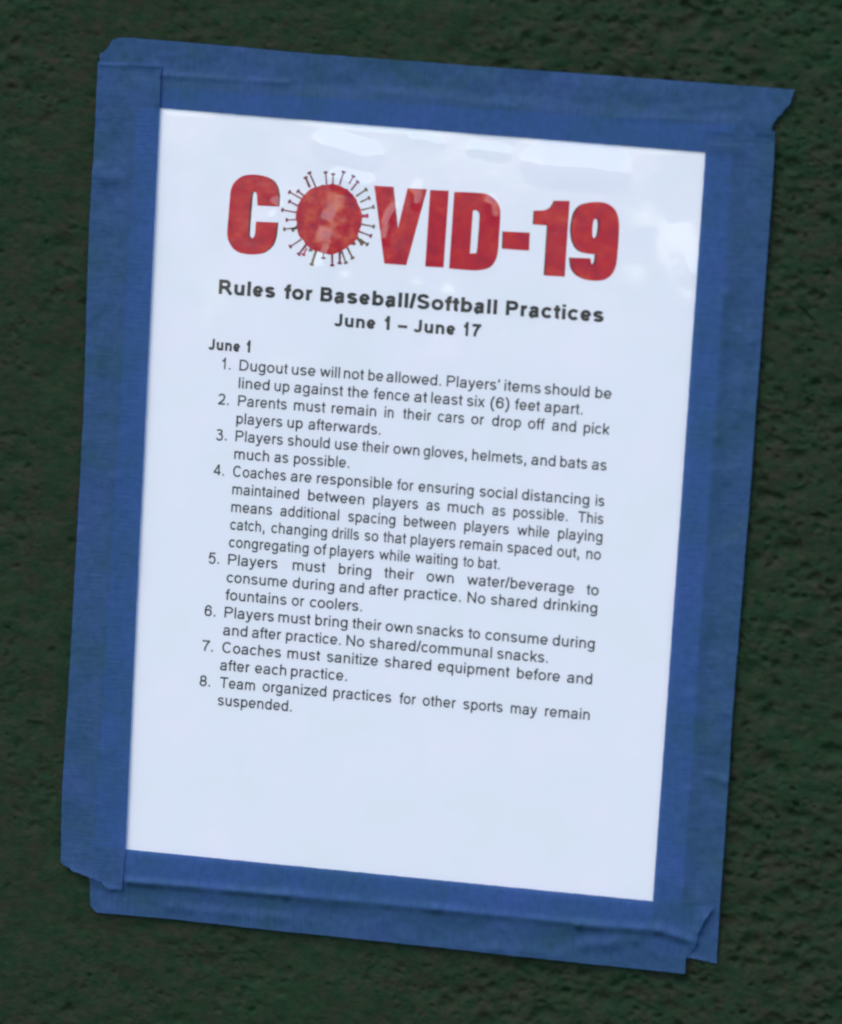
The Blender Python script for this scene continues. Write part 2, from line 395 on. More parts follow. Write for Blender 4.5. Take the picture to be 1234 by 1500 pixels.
        S = [[(78 + h, 0), (78 + h, C)], [(78 + h, C - h)] + arc(380, (C - h + 385) / 2, 590 - h - 380, (C - h - 385) / 2, 90, -90, 10) + [(78 + h, 385)],
             [(78 + h, 385)] + arc(390, (385 + h) / 2, 622 - h - 390, (385 - h) / 2, 90, -90, 10) + [(78 + h, h)]]
    elif ch == 'C': S = [arc(368, C / 2, 318 - h, (C + 24) / 2 - h, 40, 322, 26)]
    elif ch == 'D': S = [[(78 + h, 0), (78 + h, C)], [(78 + h, C - h)] + arc(330, C / 2, 674 - h - 330, C / 2 - h, 90, -90, 16) + [(78 + h, h)]]
    elif ch == 'J': S = [[(A - 78 - h, C), (A - 78 - h, 190)] + arc((A - 78 - h + 29 + h) / 2, 190, (A - 107 - w) / 2, 202 - h, 0, -170, 12)]
    elif ch == 'N': S = [[(78 + h, 0), (78 + h, C)], [(640 - h, 0), (640 - h, C)], [(78 + h, C - 40), (640 - h, 40)]]
    elif ch in 'PR':
        S = [[(78 + h, 0), (78 + h, C)], [(78 + h, C - h)] + arc(400, (C - h + 335) / 2, 624 - h - 400, (C - h - 335) / 2, 90, -90, 10) + [(78 + h, 335)]]
        if ch == 'R': S.append([(370, 335), (450, 280), (660, 0)])
    elif ch == 'S':
        x0, x1 = 45 + h, A - 50 - h; cx = (x0 + x1) / 2; rx = (x1 - x0) / 2; q = (C + 24 - w) / 4
        yt, yb = C + 12 - h - q, -12 + h + q
        S = [arc(cx, yt, rx - 12, q, 15, 215, 14) + [(cx, C / 2)] + arc(cx, yb, rx, q, 35, -165, 15)]
    elif ch == 'T': S = [[(A / 2, 0), (A / 2, C - h)], [(21, C - h), (A - 21, C - h)]]
    elif ch == '.': S = [[(A / 2, 0), (A / 2, w * 1.1)]]
    elif ch == ',': S = [[(A / 2, 0), (A / 2, w * 1.1)], [(A / 2 + h * .4, w * .5), (A / 2 + h * .3, -60), (A / 2 - h * .8, -135)]]
    elif ch == '\u2019': S = [[(A / 2, C - w * 1.1), (A / 2, C)], [(A / 2 + h * .4, C - w * .6), (A / 2 - h * .5, C - 220)]]
    elif ch == '/': S = [[(18 + h * .6, -12), (A - 18 - h * .6, C + 12)]]
    elif ch == '(': S = [[(275, C + 10), (190, C - 100), (130, C - 260), (108, 253), (130, 60), (190, -110), (275, D)]]
    elif ch == ')': S = [[(58, C + 10), (143, C - 100), (203, C - 260), (225, 253), (203, 60), (143, -110), (58, D)]]
    elif ch == '\u2013': S = [[(0, 260), (556, 260)]]
    elif ch == '1': S = [[(372 - h, 0), (372 - h, C), (372 - h - 40, C - 70), (230, C - 150), (109, C - 205)]]
    elif ch == '2': S = [arc(272, 505, 232 - h, C - h - 500, 170, 0, 12) + [(490 - h, 470), (400, 320), (180, 130), (85, h), (506, h)]]
    elif ch == '3': S = [arc(270, 540, 205 - h, C - h - 540, 160, -60, 12) + [(250, 385)], [(215, 385)] + arc(278, 200, 235 - h, 200, 70, -160, 16)]
    elif ch == '4': S = [[(413 - h + 10, 0), (413 - h + 10, C)], [(410 - h, C - 20), (60, 215), (60, 170 + h - 38), (510, 170 + h - 38)]]
    elif ch == '5': S = [[(485, C - h), (150, C - h), (100, 350)] + arc(278, 235, 236 - h, 226, 135, -160, 18)]
    elif ch == '6': S = [bowl(45 + h, 512 - h, -11 + h, 460 - h + 11), [(60 + h - 12, 240)] + arc(285, 340, 240 - h, C - h - 330, 178, 25, 12)]
    elif ch == '7': S = [[(47, C - h), (500, C - h), (420, 560), (310, 380), (240, 200), (215, 0)]]
    elif ch == '8': S = [bowl(68 + h, 488 - h, 340, C + 5 - h), bowl(41 + h, 515 - h, -11 + h, 372)]
    elif ch == '0': S = [bowl(41 + h, 515 - h, -11 + h, C + 8 - h)]
    polys = []
    S2 = []
    for s in S:                                    # sharp corners: two strokes that overlap
        if math.dist(s[0], s[-1]) < 1.0: S2.append(s); continue
        cur = [s[0]]
        for k in range(1, len(s) - 1):
            a, b, c = cur[-1], s[k], s[k + 1]
            if math.dist(a, b) < 1.5 or math.dist(b, c) < 1.5:
                cur.append(b); continue
            t1 = math.atan2(b[1] - a[1], b[0] - a[0]); t2 = math.atan2(c[1] - b[1], c[0] - b[0])
            if abs((t2 - t1 + math.pi) % (2 * math.pi) - math.pi) > math.radians(62):
                e = 0 if ch in 'evwy' else h * 0.9
                cur.append((b[0] + math.cos(t1) * e, b[1] + math.sin(t1) * e)); S2.append(cur)
                cur = [(b[0] - math.cos(t2) * e, b[1] - math.sin(t2) * e)]
            else: cur.append(b)
        cur.append(s[-1]); S2.append(cur)
    for s in S2:
        closed = len(s) > 3 and math.dist(s[0], s[-1]) < 1.0
        pts = s[:-1] if closed else s
        q = [pts[0]]
        for p in pts[1:]:
            if math.dist(p, q[-1]) > 1.5: q.append(p)
        n = len(q); off = []
        for k in range(n):
            a = q[k - 1] if (k > 0 or closed) else None
            b = q[(k + 1) % n] if (k < n - 1 or closed) else None
            ns = []
            if a: d = (q[k][0] - a[0], q[k][1] - a[1]); l = math.hypot(*d); ns.append((-d[1] / l, d[0] / l))
            if b: d = (b[0] - q[k][0], b[1] - q[k][1]); l = math.hypot(*d); ns.append((-d[1] / l, d[0] / l))
            if len(ns) == 2:
                mx_, my_ = ns[0][0] + ns[1][0], ns[0][1] + ns[1][1]; l2 = mx_ * mx_ + my_ * my_
                kf = min(2 / max(l2, 1e-3), 1.9 / math.sqrt(max(l2, 1e-3)))
                nx_, ny_ = mx_ * kf, my_ * kf
            else: nx_, ny_ = ns[0]
            off.append(((q[k][0] + nx_ * h, q[k][1] + ny_ * h), (q[k][0] - nx_ * h, q[k][1] - ny_ * h)))
        for k in range(n if closed else n - 1):
            a, b = off[k], off[(k + 1) % n]
            polys.append([a[0], a[1], b[1], b[0]])
    fixed = []
    for p in polys:
        ar = sum(p[k][0] * p[(k + 1) % 4][1] - p[(k + 1) % 4][0] * p[k][1] for k in range(4))
        q = sorted(p)                              # convex hull of the four corners
        def half(pp):
            o = []
            for c in pp:
                while len(o) > 1 and (o[-1][0] - o[-2][0]) * (c[1] - o[-2][1]) - (o[-1][1] - o[-2][1]) * (c[0] - o[-2][0]) <= 1e-6: o.pop()
                o.append(c)
            return o
        hull = half(q)[:-1] + half(q[::-1])[:-1]
        if len(hull) > 2: fixed.append(hull)
    v, f = triangulate(fixed)
    xs = [q[0] for q in v]
    return v, f, A, min(xs), max(xs)
_cache = {}
def G(ch, bold):
    if (ch, bold) not in _cache: _cache[(ch, bold)] = glyph(ch, bold)
    return _cache[(ch, bold)]

def word_tris(word, s0, s1, t0, em, bold):
    """set a word so that its ink runs from s0 to s1 on the baseline t0"""
    x, items = 0, []
    for ch in word:
        g = G(ch, bold); items.append((g, x)); x += g[2]
    lo = items[0][0][3]; hi = items[-1][1] + items[-1][0][4]
    k = (s1 - s0) / (hi - lo); ky = em / 1000
    out = []
    for (v, f, A, a, b), x in items:
        out.append(([(s0 + (p[0] + x - lo) * k, t0 - p[1] * ky) for p in v], f))
    return out

EM = 0.0052917; PITCH = 1.15 * EM
ZA = (280, 480, 3.856); ZB = (580, 500, 3.629); ZC = (280, 770, 3.856); ZD = (580, 780, 3.629)
LINES = [
 [('Dugout', ZA, 272, ZA, 545), ('use', ZA, 568, ZA, 702), ('will', ZA, 727, ZA, 840), ('not', ZA, 862, ZA, 975), ('be', ZA, 1000, ZA, 1085), ('allowed.', ZA, 1103, ZB, 240), ('Players\u2019', ZB, 270, ZB, 552), ('items', ZB, 577, ZB, 770), ('should', ZB, 790, ZB, 1028), ('be', ZB, 1060, ZB, 1146)],
 [('lined', ZA, 268, ZA, 442), ('up', ZA, 470, ZA, 555), ('against', ZA, 582, ZA, 857), ('the', ZA, 882, ZA, 1000), ('fence', ZA, 1030, ZB, 72), ('at', ZB, 97, ZB, 165), ('least', ZB, 187, ZB, 353), ('six', ZB, 378, ZB, 472), ('(6)', ZB, 502, ZB, 603), ('feet', ZB, 632, ZB, 765), ('apart.', ZB, 790, ZB, 992)],
 [('Parents', ZA, 264, ZA, 540), ('must', ZA, 580, ZA, 757), ('remain', ZA, 793, ZA, 1045), ('in', ZA, 1092, ZA, 1143), ('their', ZB, 37, ZB, 187), ('cars', ZB, 222, ZB, 363), ('or', ZB, 400, ZB, 468), ('drop', ZB, 511, ZB, 665), ('off', ZB, 702, ZB, 790), ('and', ZB, 830, ZB, 957), ('pick', ZB, 998, ZB, 1135)],
 [('players', ZA, 255, ZA, 515), ('up', ZA, 543, ZA, 630), ('afterwards.', ZA, 662, ZA, 1070)],
 [('Players', ZA, 250, ZA, 518), ('should', ZA, 545, ZA, 782), ('use', ZA, 812, ZA, 940), ('their', ZA, 965, ZA, 1118), ('own', ZA, 1142, ZB, 125), ('gloves,', ZB, 147, ZB, 378), ('helmets,', ZB, 405, ZB, 693), ('and', ZB, 720, ZB, 848), ('bats', ZB, 873, ZB, 1017), ('as', ZB, 1042, ZB, 1120)],
 [('much', ZA, 243, ZA, 440), ('as', ZA, 470, ZA, 548), ('possible.', ZA, 580, ZA, 893)],
 [('Coaches', ZA, 236, ZA, 535), ('are', ZA, 562, ZA, 680), ('responsible', ZA, 710, ZA, 1135), ('for', ZB, 5, ZB, 93), ('ensuring', ZB, 120, ZB, 413), ('social', ZB, 445, ZB, 643), ('distancing', ZB, 670, ZB, 1028), ('is', ZB, 1062, ZB, 1108)],
 [('maintained', ZA, 232, ZA, 608), ('between', ZA, 660, ZA, 978), ('players', ZA, 1028, ZB, 118), ('as', ZB, 162, ZB, 233), ('much', ZB, 275, ZB, 465), ('as', ZB, 512, ZB, 582), ('possible.', ZB, 625, ZB, 913), ('This', ZB, 968, ZB, 1103)],
 [('means', ZA, 226, ZA, 457), ('additional', ZA, 503, ZA, 835), ('spacing', ZA, 887, ZA, 1153), ('between', ZB, 42, ZB, 317), ('players', ZB, 363, ZB, 600), ('while', ZB, 645, ZB, 815), ('playing', ZB, 862, ZB, 1098)],
 [('catch,', ZC, 220, ZC, 415), ('changing', ZC, 452, ZC, 767), ('drills', ZC, 795, ZC, 948), ('so', ZC, 980, ZC, 1057), ('that', ZC, 1085, ZD, 53), ('players', ZD, 78, ZD, 315), ('remain', ZD, 340, ZD, 565), ('spaced', ZD, 592, ZD, 828), ('out,', ZD, 857, ZD, 975), ('no', ZD, 1012, ZD, 1090)],
 [('congregating', ZC, 213, ZC, 663), ('of', ZC, 693, ZC, 763), ('players', ZC, 783, ZC, 1033), ('while', ZC, 1062, ZD, 75), ('waiting', ZD, 103, ZD, 327), ('to', ZD, 357, ZD, 413), ('bat.', ZD, 437, ZD, 552)],
 [('Players', ZC, 208, ZC, 487), ('must', ZC, 573, ZC, 757), ('bring', ZC, 833, ZC, 1017), ('their', ZC, 1090, ZD, 95), ('own', ZD, 163, ZD, 307), ('water/beverage', ZD, 378, ZD, 947), ('to', ZD, 1013, ZD, 1078)],
 [('consume', ZC, 200, ZC, 543), ('during', ZC, 573, ZC, 808), ('and', ZC, 838, ZC, 975), ('after', ZC, 1005, ZC, 1170), ('practice.', ZD, 45, ZD, 345), ('No', ZD, 380, ZD, 475), ('shared', ZD, 505, ZD, 748), ('drinking', ZD, 785, ZD, 1070)],
 [('fountains', ZC, 193, ZC, 538), ('or', ZC, 568, ZC, 638), ('coolers.', ZC, 670, ZC, 965)],
 [('Players', ZC, 188, ZC, 467), ('must', ZC, 492, ZC, 673), ('bring', ZC, 700, ZC, 883), ('their', ZC, 910, ZC, 1075), ('own', ZC, 1098, ZD, 87), ('snacks', ZD, 110, ZD, 358), ('to', ZD, 385, ZD, 447), ('consume', ZD, 475, ZD, 807), ('during', ZD, 833, ZD, 1057)],
 [('and', ZC, 180, ZC, 317), ('after', ZC, 343, ZC, 507), ('practice.', ZC, 535, ZC, 845), ('No', ZC, 877, ZC, 977), ('shared/communal', ZC, 1008, ZD, 510), ('snacks.', ZD, 538, ZD, 808)],
 [('Coaches', ZC, 175, ZC, 507), ('must', ZC, 543, ZC, 727), ('sanitize', ZC, 767, ZC, 1055), ('shared', ZC, 1093, ZD, 187), ('equipment', ZD, 222, ZD, 603), ('before', ZD, 643, ZD, 872), ('and', ZD, 910, ZD, 1043)],
 [('after', ZC, 163, ZC, 330), ('each', ZC, 360, ZC, 537), ('practice.', ZC, 563, ZC, 880)],
 [('Team', ZC, 162, ZC, 360), ('organized', ZC, 403, ZC, 763), ('practices', ZC, 803, ZC, 1130), ('for', ZD, 18, ZD, 105), ('other', ZD, 142, ZD, 318), ('sports', ZD, 358, ZD, 567), ('may', ZD, 610, ZD, 750), ('remain', ZD, 793, ZD, 1030)],
 [('suspended.', ZC, 150, ZC, 568)],
]
NUMS = {0: ('1.', ZA, 172, 222), 2: ('2.', ZA, 150, 212), 4: ('3.', ZA, 140, 200), 6: ('4.', ZA, 127, 185), 11: ('5.', ZC, 97, 157), 14: ('6.', ZC, 75, 137), 16: ('7.', ZC, 62, 122), 18: ('8.', ZC, 47, 107)}
def s_at(px, t):
    """sheet s where picture column px crosses the line t"""
    lo, hi = PL - 0.02, PR + 0.02
    for _ in range(40):
        mid = (lo + hi) / 2
        q = M @ np.array([mid, t, -H_INK]) + T
        if 617 + FPX * q[0] / q[2] < px: lo = mid
        else: hi = mid
    return lo
def zx(z, x): return z[0] + x / z[2]
rules = []
for k, words in enumerate(LINES):
    t = k * PITCH
    tr = []
    if k in NUMS:
        n, z, a, b = NUMS[k]; tr += word_tris(n, s_at(zx(z, a), t), s_at(zx(z, b), t), t, EM, False)
    for w, za, a, zb, b in words:
        tr += word_tris(w, s_at(zx(za, a), t), s_at(zx(zb, b), t), t, EM, False)
    ink_object('text_line', tr, M_BLACK, paper)
Z1 = (300, 230, 3.856); Z2 = (600, 240, 3.856)
def head_line(words, bl, em):
    t = ray_sheet(bl[0], bl[1], H_INK)[1]
    tr = []
    for w, za, a, zb, b in words: tr += word_tris(w, s_at(zx(za, a), t), s_at(zx(zb, b), t), t, em, True)
    o = ink_object('text_line', tr, M_BLACK, paper); o['label'] = 'bold black heading line'
head_line([('Rules', Z1, 78, Z1, 397), ('for', Z1, 447, Z1, 607), ('Baseball/Softball', Z1, 652, Z2, 493), ('Practices', Z2, 543, Z2, 1097)], (600, 451.0), 0.00700)
head_line([('June', Z1, 730, Z1, 963), ('1', Z1, 1012, Z1, 1046), ('\u2013', Z1, 1090, Z1, 1143), ('June', Z2, 22, Z2, 257), ('17', Z2, 303, Z2, 405)], (597, 485.5), 0.00600)
head_line([('June', ZA, 97, ZA, 275), ('1', ZA, 310, ZA, 335)], (336, 514.2), EM)

# ---- the big red heading
def smooth_poly(p, lim=42):
    n = len(p); ang = []
    for k in range(n):
        a, b, c = p[k - 1], p[k], p[(k + 1) % n]
        t1 = math.atan2(b[1] - a[1], b[0] - a[0]); t2 = math.atan2(c[1] - b[1], c[0] - b[0])
        ang.append(abs((t2 - t1 + math.pi) % (2 * math.pi) - math.pi))
    out = []
    L = math.radians(lim)
    for k in range(n):
        p0, p1, p2, p3 = p[k - 1], p[k], p[(k + 1) % n], p[(k + 2) % n]
        out.append(p1)
        s1, s2 = 3e-2 < ang[k] < L, 3e-2 < ang[(k + 1) % n] < L
        if s1 or s2:
            if not s1: p0 = p1
            if not s2: p3 = p2
            for u in (0.33, 0.67):
                out.append(tuple(0.5 * (2 * p1[i] + (p2[i] - p0[i]) * u + (2 * p0[i] - 5 * p1[i] + 4 * p2[i] - p3[i]) * u * u + (3 * p1[i] - p0[i] - 3 * p2[i] + p3[i]) * u ** 3) for i in (0, 1)))
    return out
CC, CV, CD, C9 = (320, 245, 10.718), (540, 260, 8.814), (650, 270, 8.814), (775, 280, 8.51)
TITLE = [
 (CC, [[(612,597),(935,612),(945,480),(930,350),(890,250),(820,180),(700,130),(550,112),(420,125),(320,170),(240,250),(200,340),(185,430),(165,700),(140,980),(145,1100),(180,1200),(250,1290),(350,1345),(520,1368),(680,1350),(780,1290),(850,1210),(890,1100),(905,1000),(918,865),(590,850),(575,1040),(550,1100),(515,1118),(480,1100),(468,1050),(480,850),(500,600),(515,430),(535,385),(560,375),(590,395),(605,450)]]),
 (CV, [[(75,103),(320,118),(338,280),(378,665),(440,400),(505,135),(755,150),(487,1130),(203,1110)]]),
 (CV, [[(797,158),(1038,168),(970,1160),(732,1148)]]),
 (CD, [[(142,95),(420,105),(560,125),(660,190),(715,270),(735,380),(718,650),(700,880),(660,1000),(590,1075),(480,1105),(350,1108),(75,1085)], [(380,335),(430,330),(465,370),(470,450),(440,840),(420,890),(340,895),(350,760)]]),
 (CD, [[(772,605),(1115,622),(1105,855),(762,830)]]),
 (C9, [[(325,115),(510,120),(480,560),(448,1065),(200,1050),(240,425),(62,412),(72,240),(200,235),(270,205),(305,160)]]),
 (C9, [[(520,828),(772,838),(778,895),(798,918),(822,905),(838,850),(842,785),(740,778),(640,750),(575,680),(543,590),(533,480),(545,370),(575,260),(640,180),(730,145),(850,132),(970,150),(1060,210),(1110,300),(1128,430),(1120,600),(1105,800),(1085,930),(1040,1030),(960,1095),(860,1115),(720,1105),(620,1060),(560,1000),(530,930)], [(840,338),(870,350),(880,400),(870,520),(850,575),(820,592),(797,570),(793,500),(800,400),(815,350)]]),
]
tc_s, tc_t = ray_sheet(622, 338, H_INK)
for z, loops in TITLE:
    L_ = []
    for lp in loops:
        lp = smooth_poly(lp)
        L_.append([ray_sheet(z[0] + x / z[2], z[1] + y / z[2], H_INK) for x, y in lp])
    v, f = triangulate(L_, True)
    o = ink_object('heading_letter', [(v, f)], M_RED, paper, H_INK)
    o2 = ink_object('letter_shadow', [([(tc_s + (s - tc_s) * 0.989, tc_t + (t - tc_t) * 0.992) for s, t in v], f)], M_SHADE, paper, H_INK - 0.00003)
# ---- the virus emblem standing for the letter O
CVI = (405, 235, 7.961)
def vpt(x, y): return ray_sheet(CVI[0] + x / CVI[2], CVI[1] + y / CVI[2], H_INK)
rnd = random.Random(4)
ring = []
for k in range(64):
    a = 2 * math.pi * k / 64
    rr = 1 + 0.008 * math.sin(5 * a + 1) + 0.010 * math.sin(9 * a + 2) + rnd.uniform(-0.022, 0.018)
    ring.append(vpt(612 + 388 * rr * math.cos(a), 680 + 410 * rr * math.sin(a)))
v, f = triangulate([ring], True)
ball = ink_object('virus_emblem', [(v, f)], M_VIRUS, paper, H_INK)
SPK = [(455,300,385,140,0,16),(385,300,340,195,0,24),(585,270,575,135,0,13),(660,260,662,155,0,13),(742,270,785,130,0,14),(855,260,900,180,0,12),(880,335,950,245,0,16),(940,410,1050,335,1,16),(990,480,1085,435,1,16),(1000,575,1135,540,1,14),(990,650,1065,645,2,32),(990,742,1140,770,1,16),(975,830,1105,880,0,15),(940,895,1000,975,1,28),(985,925,1065,980,1,20),(825,1010,890,1140,1,20),(765,1065,812,1195,1,17),(740,1070,738,1200,0,22),(650,1070,652,1225,0,20),(550,1080,548,1140,0,13),(460,1060,412,1215,1,24),(345,985,260,1095,0,22),(350,1030,315,1100,2,16),(280,925,160,1005,0,14),(225,785,90,800,1,14),(235,780,185,810,1,26),(225,690,118,692,0,12),(225,603,68,575,0,14),(235,520,150,475,0,15),(320,410,250,355,0,18),(285,440,150,365,0,15),(895,930,905,975,0,18),(395,1000,400,1050,1,24)]
for x0, y0, x1, y1, c, w in SPK:
    dx, dy = x1 - x0, y1 - y0; l = math.hypot(dx, dy); dx, dy = dx / l, dy / l; nx, ny = -dy, dx
    a, hw = w * 0.68, 28
    q = [(x0 - dx * 12 + nx * a, y0 - dy * 12 + ny * a), (x1 - dx * 22 + nx * a * .8, y1 - dy * 22 + ny * a * .8), (x1 - dx * 6 + nx * hw, y1 - dy * 6 + ny * hw), (x1 + dx * 8 + nx * hw * .8, y1 + dy * 8 + ny * hw * .8),
         (x1 + dx * 13, y1 + dy * 13), (x1 + dx * 8 - nx * hw * .8, y1 + dy * 8 - ny * hw * .8), (x1 - dx * 6 - nx * hw, y1 - dy * 6 - ny * hw), (x1 - dx * 22 - nx * a * .8, y1 - dy * 22 - ny * a * .8), (x0 - dx * 12 - nx * a, y0 - dy * 12 - ny * a)]
    v, f = triangulate([[vpt(*p) for p in q]], True)
    ink_object('spike', [(v, f)], (M_PURPLE, M_OLIVE, M_PINK)[c], paper, H_INK - 0.00001 if c != 2 else H_INK - 0.00002)

# ------------------------------------------------------------------ the clear plastic cover
def seg_d(px, py, x0, y0, x1, y1):
    dx, dy = x1 - x0, y1 - y0; L2 = dx * dx + dy * dy
    u = np.clip(((px - x0) * dx + (py - y0) * dy) / L2, 0, 1)
    return np.hypot(px - x0 - u * dx, py - y0 - u * dy), u
def to_px(s, t, h):
    q = np.stack([s, t, np.full_like(s, -h)], -1) @ M.T + T
    return 617 + FPX * q[..., 0] / q[..., 2], 750 + FPX * q[..., 1] / q[..., 2]
RIDGES = [  # soft ridges: x0 y0 x1 y1 half-width amplitude(mm)
 (500, 235, 468, 400, 9, .12), (520, 250, 505, 395, 7, -.10), (655, 430, 648, 640, 9, .12), (610, 420, 600, 560, 10, .10),
 (950, 340, 1000, 440, 26, .30), (990, 300, 940, 380, 22, -.2), 
 (440, 1080, 410, 1240, 20, .15), (560, 500, 540, 720, 26, .15), (760, 520, 770, 700, 30, .15), (420, 560, 400, 800, 30, .15), (900, 800, 910, 1100, 40, .2)]
TENTS = [   # sharp creases, a slope on either side: x0 y0 x1 y1 half-width height(mm) [1: the crease climbs from nothing]
 (800, 240, 888, 247, 36, 1.9), (695, 219, 735, 222, 13, .45), (606, 205, 642, 208, 9, .28), (480, 212, 535, 226, 24, .95), (500, 262, 530, 270, 20, .8),
 (405, 300, 400, 318, 9, .30), (498, 285, 474, 392, 18, 1.1, 1), (578, 296, 562, 348, 9, .95, 1), (612, 264, 611, 300, 9, .75, 1), (716, 294, 720, 316, 10, .36),
 (985, 320, 1015, 400, 26, .6, 1), (664, 400, 652, 520, 30, .35, 1), (600, 440, 585, 580, 34, .35, 1)]
ns, nt_ = 420, 540
Sg, Tg = np.meshgrid(np.linspace(PL - 0.0015, PR + 0.0015, ns), np.linspace(PT - 0.0015, PB + 0.0015, nt_))
PXg, PYg = to_px(Sg, Tg, 0.003)
vv = (Tg - PT) / (PB - PT)
belly = 0.55 * sstep(-0.12, 0.42, vv) * (1 - 0.55 * sstep(0.4, 1.05, vv))                   # the sleeve stands off the sheet below its top edge
hf = belly + 0.9 * (fbm(Sg * 1000 / 38, Tg * 1000 / 70, 51, 2) - 0.5) + 0.22 * (fbm(Sg * 1000 / 11, Tg * 1000 / 34, 57, 1) - 0.5)
for x0, y0, x1, y1, w, a in RIDGES:
    d, u = seg_d(PXg, PYg, x0, y0, x1, y1); hf = hf + a * np.exp(-(d / w) ** 2)
wob_ = 9 * (fbm(Sg * 1000 / 6, Tg * 1000 / 6, 63, 2) - 0.5)
for x0, y0, x1, y1, w, a, *climb in TENTS:
    d, u = seg_d(PXg + wob_, PYg + wob_, x0, y0, x1, y1); q_ = np.clip(1 - d / w, 0, 1)
    hf = hf + a * (0.75 * q_ + 0.25 * q_ * q_) * (u if climb else 1)
QD = [(235, 158), (1034, 223), (957, 1320), (185, 1244)]              # opening left by the tapes
inn = None
for k in range(4):
    (xa, ya), (xb, yb) = QD[k], QD[(k + 1) % 4]; L_ = math.hypot(xb - xa, yb - ya)
    dd = ((xb - xa) * (PYg - ya) - (yb - ya) * (PXg - xa)) / L_
    inn = dd if inn is None else np.minimum(inn, dd)
pin = sstep(-10, 10, inn)
film_h = H_PAPER + 0.0003 + np.clip(hf, 0, 4) * 0.001 * pin
film = grid_mesh('plastic_cover', Sg - OFF.x, -film_h - OFF.y, Z0 - Tg - OFF.z, M_FILM, notice)

# ------------------------------------------------------------------ blue tape: four strips, lowest first
def polyline(p, n, jag=0, seed=0):
    p = np.array(p, float); d = np.concatenate([[0], np.cumsum(np.hypot(*np.diff(p, axis=0).T))])
    u = np.linspace(0, d[-1], n); o = np.stack([np.interp(u, d, p[:, 0]), np.interp(u, d, p[:, 1])], 1)
    if jag:
        t = np.arange(n) * 1.0
        nrm = np.array([-(p[-1] - p[0])[1], (p[-1] - p[0])[0]]); nrm /= np.hypot(*nrm)
        j = (fbm(t / (6.0 if jag < 1.3 else 3.0), t * 0 + seed, 77 + seed, 4, 0.65) - 0.5) * jag * np.sin(np.linspace(0, math.pi, n)) ** 0.3
        o += j[:, None] * nrm
    return o
FOLDS = [  # wrinkles standing up from the tapes: x0 y0 x1 y1 half-width height(mm)
 (238, 110, 420, 121, 5, .22), (560, 135, 760, 155, 7, .12), (1010, 158, 1075, 153, 8, .14), (905, 172, 1045, 176, 5, .10),
 (1062, 430, 1050, 640, 7, .18), (1044, 690, 1020, 980, 8, .16), (1040, 1137, 1066, 1146, 7, .26), (1015, 1020, 1040, 1120, 10, .25), (1008, 1160, 1000, 1300, 9, .2),
 (190, 1291, 420, 1311, 6, .50), (420, 1311, 640, 1331, 7, .35), (640, 1331, 850, 1353, 6, .35), (850, 1355, 965, 1362, 7, .5), (965, 1362, 1020, 1380, 7, .5), (860, 1385, 930, 1378, 9, .3),
 (130, 255, 180, 262, 9, .30), (145, 245, 175, 300, 9, .2), (180, 240, 176, 700, 7, .16), (165, 700, 150, 1180, 6, .15), (150, 95, 235, 97, 3, .12),
 (1050, 215, 1100, 222, 9, .12), (700, 1390, 820, 1398, 8, .2), (250, 1330, 420, 1345, 8, .2), (1100, 500, 1075, 620, 9, .15)]
def tape_h(S, Tt, PXv, PYv, layer):
    e = edge_in(S, Tt)
    base = 1.45 + 0.65 * sstep(-0.005 - 0.002 * vnoise(S * 60, Tt * 60, 8), 0.0005, e)
    wob = 1.1 * (fbm(S * 1000 / 8, Tt * 1000 / 8, 93, 3, 0.45) - 0.5) * (1 - sstep(-0.006, 0.0, e)) + 0.35 * (fbm(S * 1000 / 16, Tt * 1000 / 16, 91, 2) - 0.5)
    f = 0
    for x0, y0, x1, y1, w, a in FOLDS:
        d, u = seg_d(PXv, PYv, x0, y0, x1, y1)
        f = f + a * np.exp(-(d / w) ** 2) * 1.7 * (0.55 + 0.9 * vnoise(u * math.hypot(x1 - x0, y1 - y0) / 14, u * 0, 5))
    return (base + np.clip(wob, -0.3, 1) + f * 1.0 + layer * 0.24) * 0.001
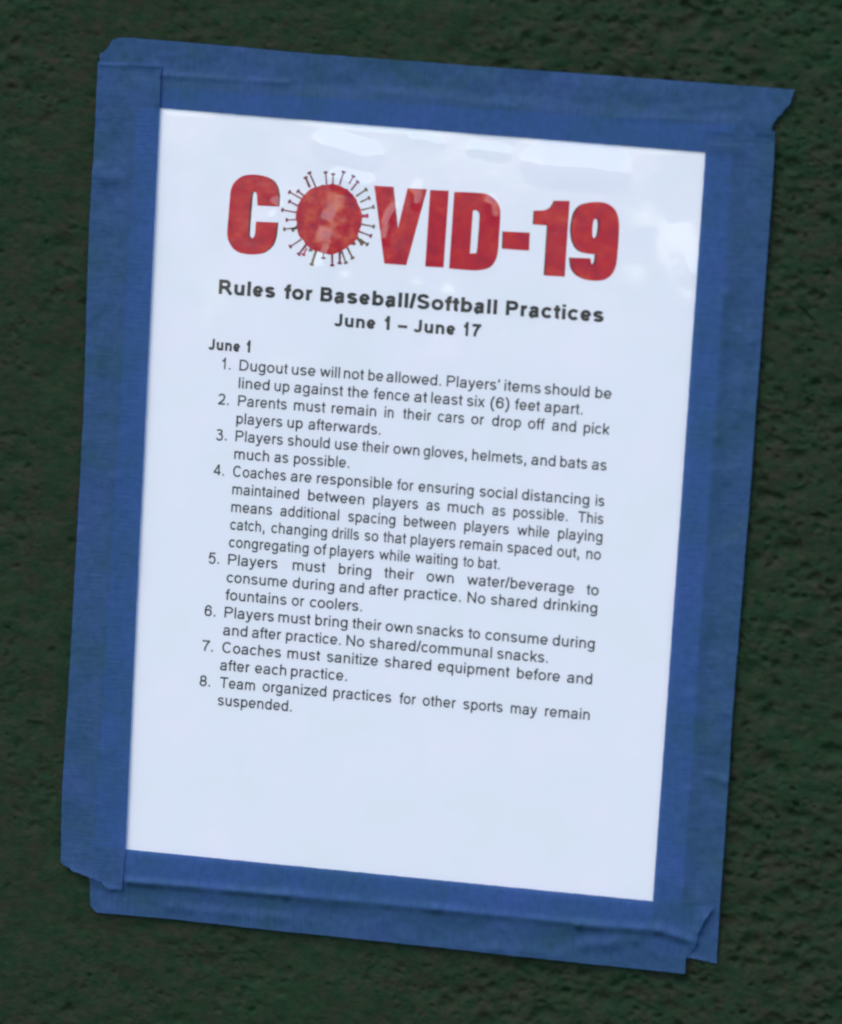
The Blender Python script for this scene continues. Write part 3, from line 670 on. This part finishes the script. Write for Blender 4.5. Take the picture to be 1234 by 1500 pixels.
def tape_strip(top, bottom, left, right, nu, nv, layer, jag, label, seed, along='x', lift=()):
    """four border lines in picture points -> one strip lying on the wall"""
    Tt, Bb = polyline(top, nu, 1.2, seed), polyline(bottom, nu, 0.8, seed + 3)
    Ll, Rr = polyline(left, nv, jag if along == 'x' else 1.0, seed + 5), polyline(right, nv, jag if along == 'x' else 1.0, seed + 7)
    if along == 'y':
        Tt, Bb = polyline(top, nu, jag, seed), polyline(bottom, nu, jag, seed + 3)
    Tt[0] = Ll[0]; Tt[-1] = Rr[0]; Bb[0] = Ll[-1]; Bb[-1] = Rr[-1]
    u = np.linspace(0, 1, nu)[None, :, None]; v = np.linspace(0, 1, nv)[:, None, None]
    P = (1 - v) * Tt[None] + v * Bb[None] + (1 - u) * Ll[:, None] + u * Rr[:, None] \
        - ((1 - u) * (1 - v) * Tt[0] + u * (1 - v) * Tt[-1] + (1 - u) * v * Bb[0] + u * v * Bb[-1])
    S, Q = ray_sheet_v(P[..., 0], P[..., 1], 0.002)
    H = tape_h(S, Q, P[..., 0], P[..., 1], layer)
    for x0, y0, x1, y1, w, a in lift:                # ends that have come unstuck
        d, u_ = seg_d(P[..., 0], P[..., 1], x0, y0, x1, y1); H = H + 0.001 * a * np.exp(-(d / w) ** 1.5)
    w_mm = np.stack([S * 1000, Q * 1000], -1)
    uvs = w_mm if along == 'x' else w_mm[..., ::-1]
    org = Vector((float(S.mean()), -0.002, Z0 - float(Q.mean())))
    o = grid_mesh('tape_strip', S - org.x, -H - org.y, Z0 - Q - org.z, M_TAPE, None, uvs)
    o.location = org
    sm = o.modifiers.new('thickness', 'SOLIDIFY'); sm.thickness = 0.0001; sm.offset = 1
    o.modifiers.remove(sm)
    tag(o, label, 'tape', 'strips of blue tape framing the notice')
    return o
tape_strip([(164, 58), (178, 54), (300, 64), (460, 78.5), (680, 95), (900, 111), (1100, 126), (1165, 131)],
           [(146, 151), (235, 158), (1034, 223), (1122, 230)],
           [(164, 58), (158, 70), (146, 79), (144, 95), (146, 151)],
           [(1165, 131), (1157, 152), (1141, 170), (1131, 186), (1129, 205), (1122, 230)],
           560, 70, 0, 5.0, 'blue tape strip along the top of the white notice, torn to a point', 1)
tape_strip([(1035, 190), (1060, 193), (1100, 193), (1136, 192)],
           [(948, 1392), (1005, 1403), (1050, 1412)],
           [(1035, 190), (1034, 223), (1001, 700), (957, 1320), (948, 1392)],
           [(1136, 192), (1134, 240), (1130, 300), (1123, 390), (1115.5, 500), (1108, 600), (1101, 700), (1093, 800), (1085, 900), (1077, 1000), (1070, 1100), (1067, 1150), (1057, 1300), (1051, 1390), (1050, 1412)],
           70, 760, 1, 5.0, 'blue tape strip down the right edge of the white notice', 11, 'y', lift=[(1037, 191, 1075, 194, 7, .25), (1110, 193, 1136, 193, 8, .7)])
tape_strip([(128, 1239), (185, 1244), (957, 1320), (1047, 1329)],
           [(141, 1337), (253, 1347), (400, 1363), (640, 1388), (850, 1411), (1004, 1427)],
           [(128, 1239), (132, 1290), (132, 1328), (141, 1337)],
           [(1047, 1329), (1034, 1348), (1025, 1366), (1019, 1388), (1006, 1403), (1004, 1427)],
           600, 66, 2, 4.0, 'blue tape strip along the bottom edge of the white notice, creased lengthwise', 21,
           lift=[(1047, 1329, 1034, 1348, 12, .9), (1034, 1348, 1025, 1366, 12, 1.0), (1025, 1366, 1019, 1388, 10, .7)])
tape_strip([(144, 90), (190, 92), (237, 95)],
           [(89, 1264), (98, 1270), (110, 1277), (130, 1285), (150, 1292), (160, 1303), (180, 1304)],
           [(144, 90), (139.4, 192), (130.7, 330), (122.7, 600), (113, 780), (101, 1000), (91.7, 1150), (89.8, 1200), (89, 1264)],
           [(237, 95), (235, 158), (214.7, 600), (195.5, 1000), (185, 1244), (180, 1304)],
           66, 760, 3, 4.5, 'blue tape strip down the left edge of the white notice', 31, 'y',
           lift=[(237, 96, 236, 150, 6, .5), (185, 92, 237, 95, 6, .35), (110, 1277, 160, 1302, 7, .6), (160, 1302, 180, 1303, 6, .5), (181, 1255, 180, 1303, 5, .4), (146, 90, 141, 170, 9, .5)])
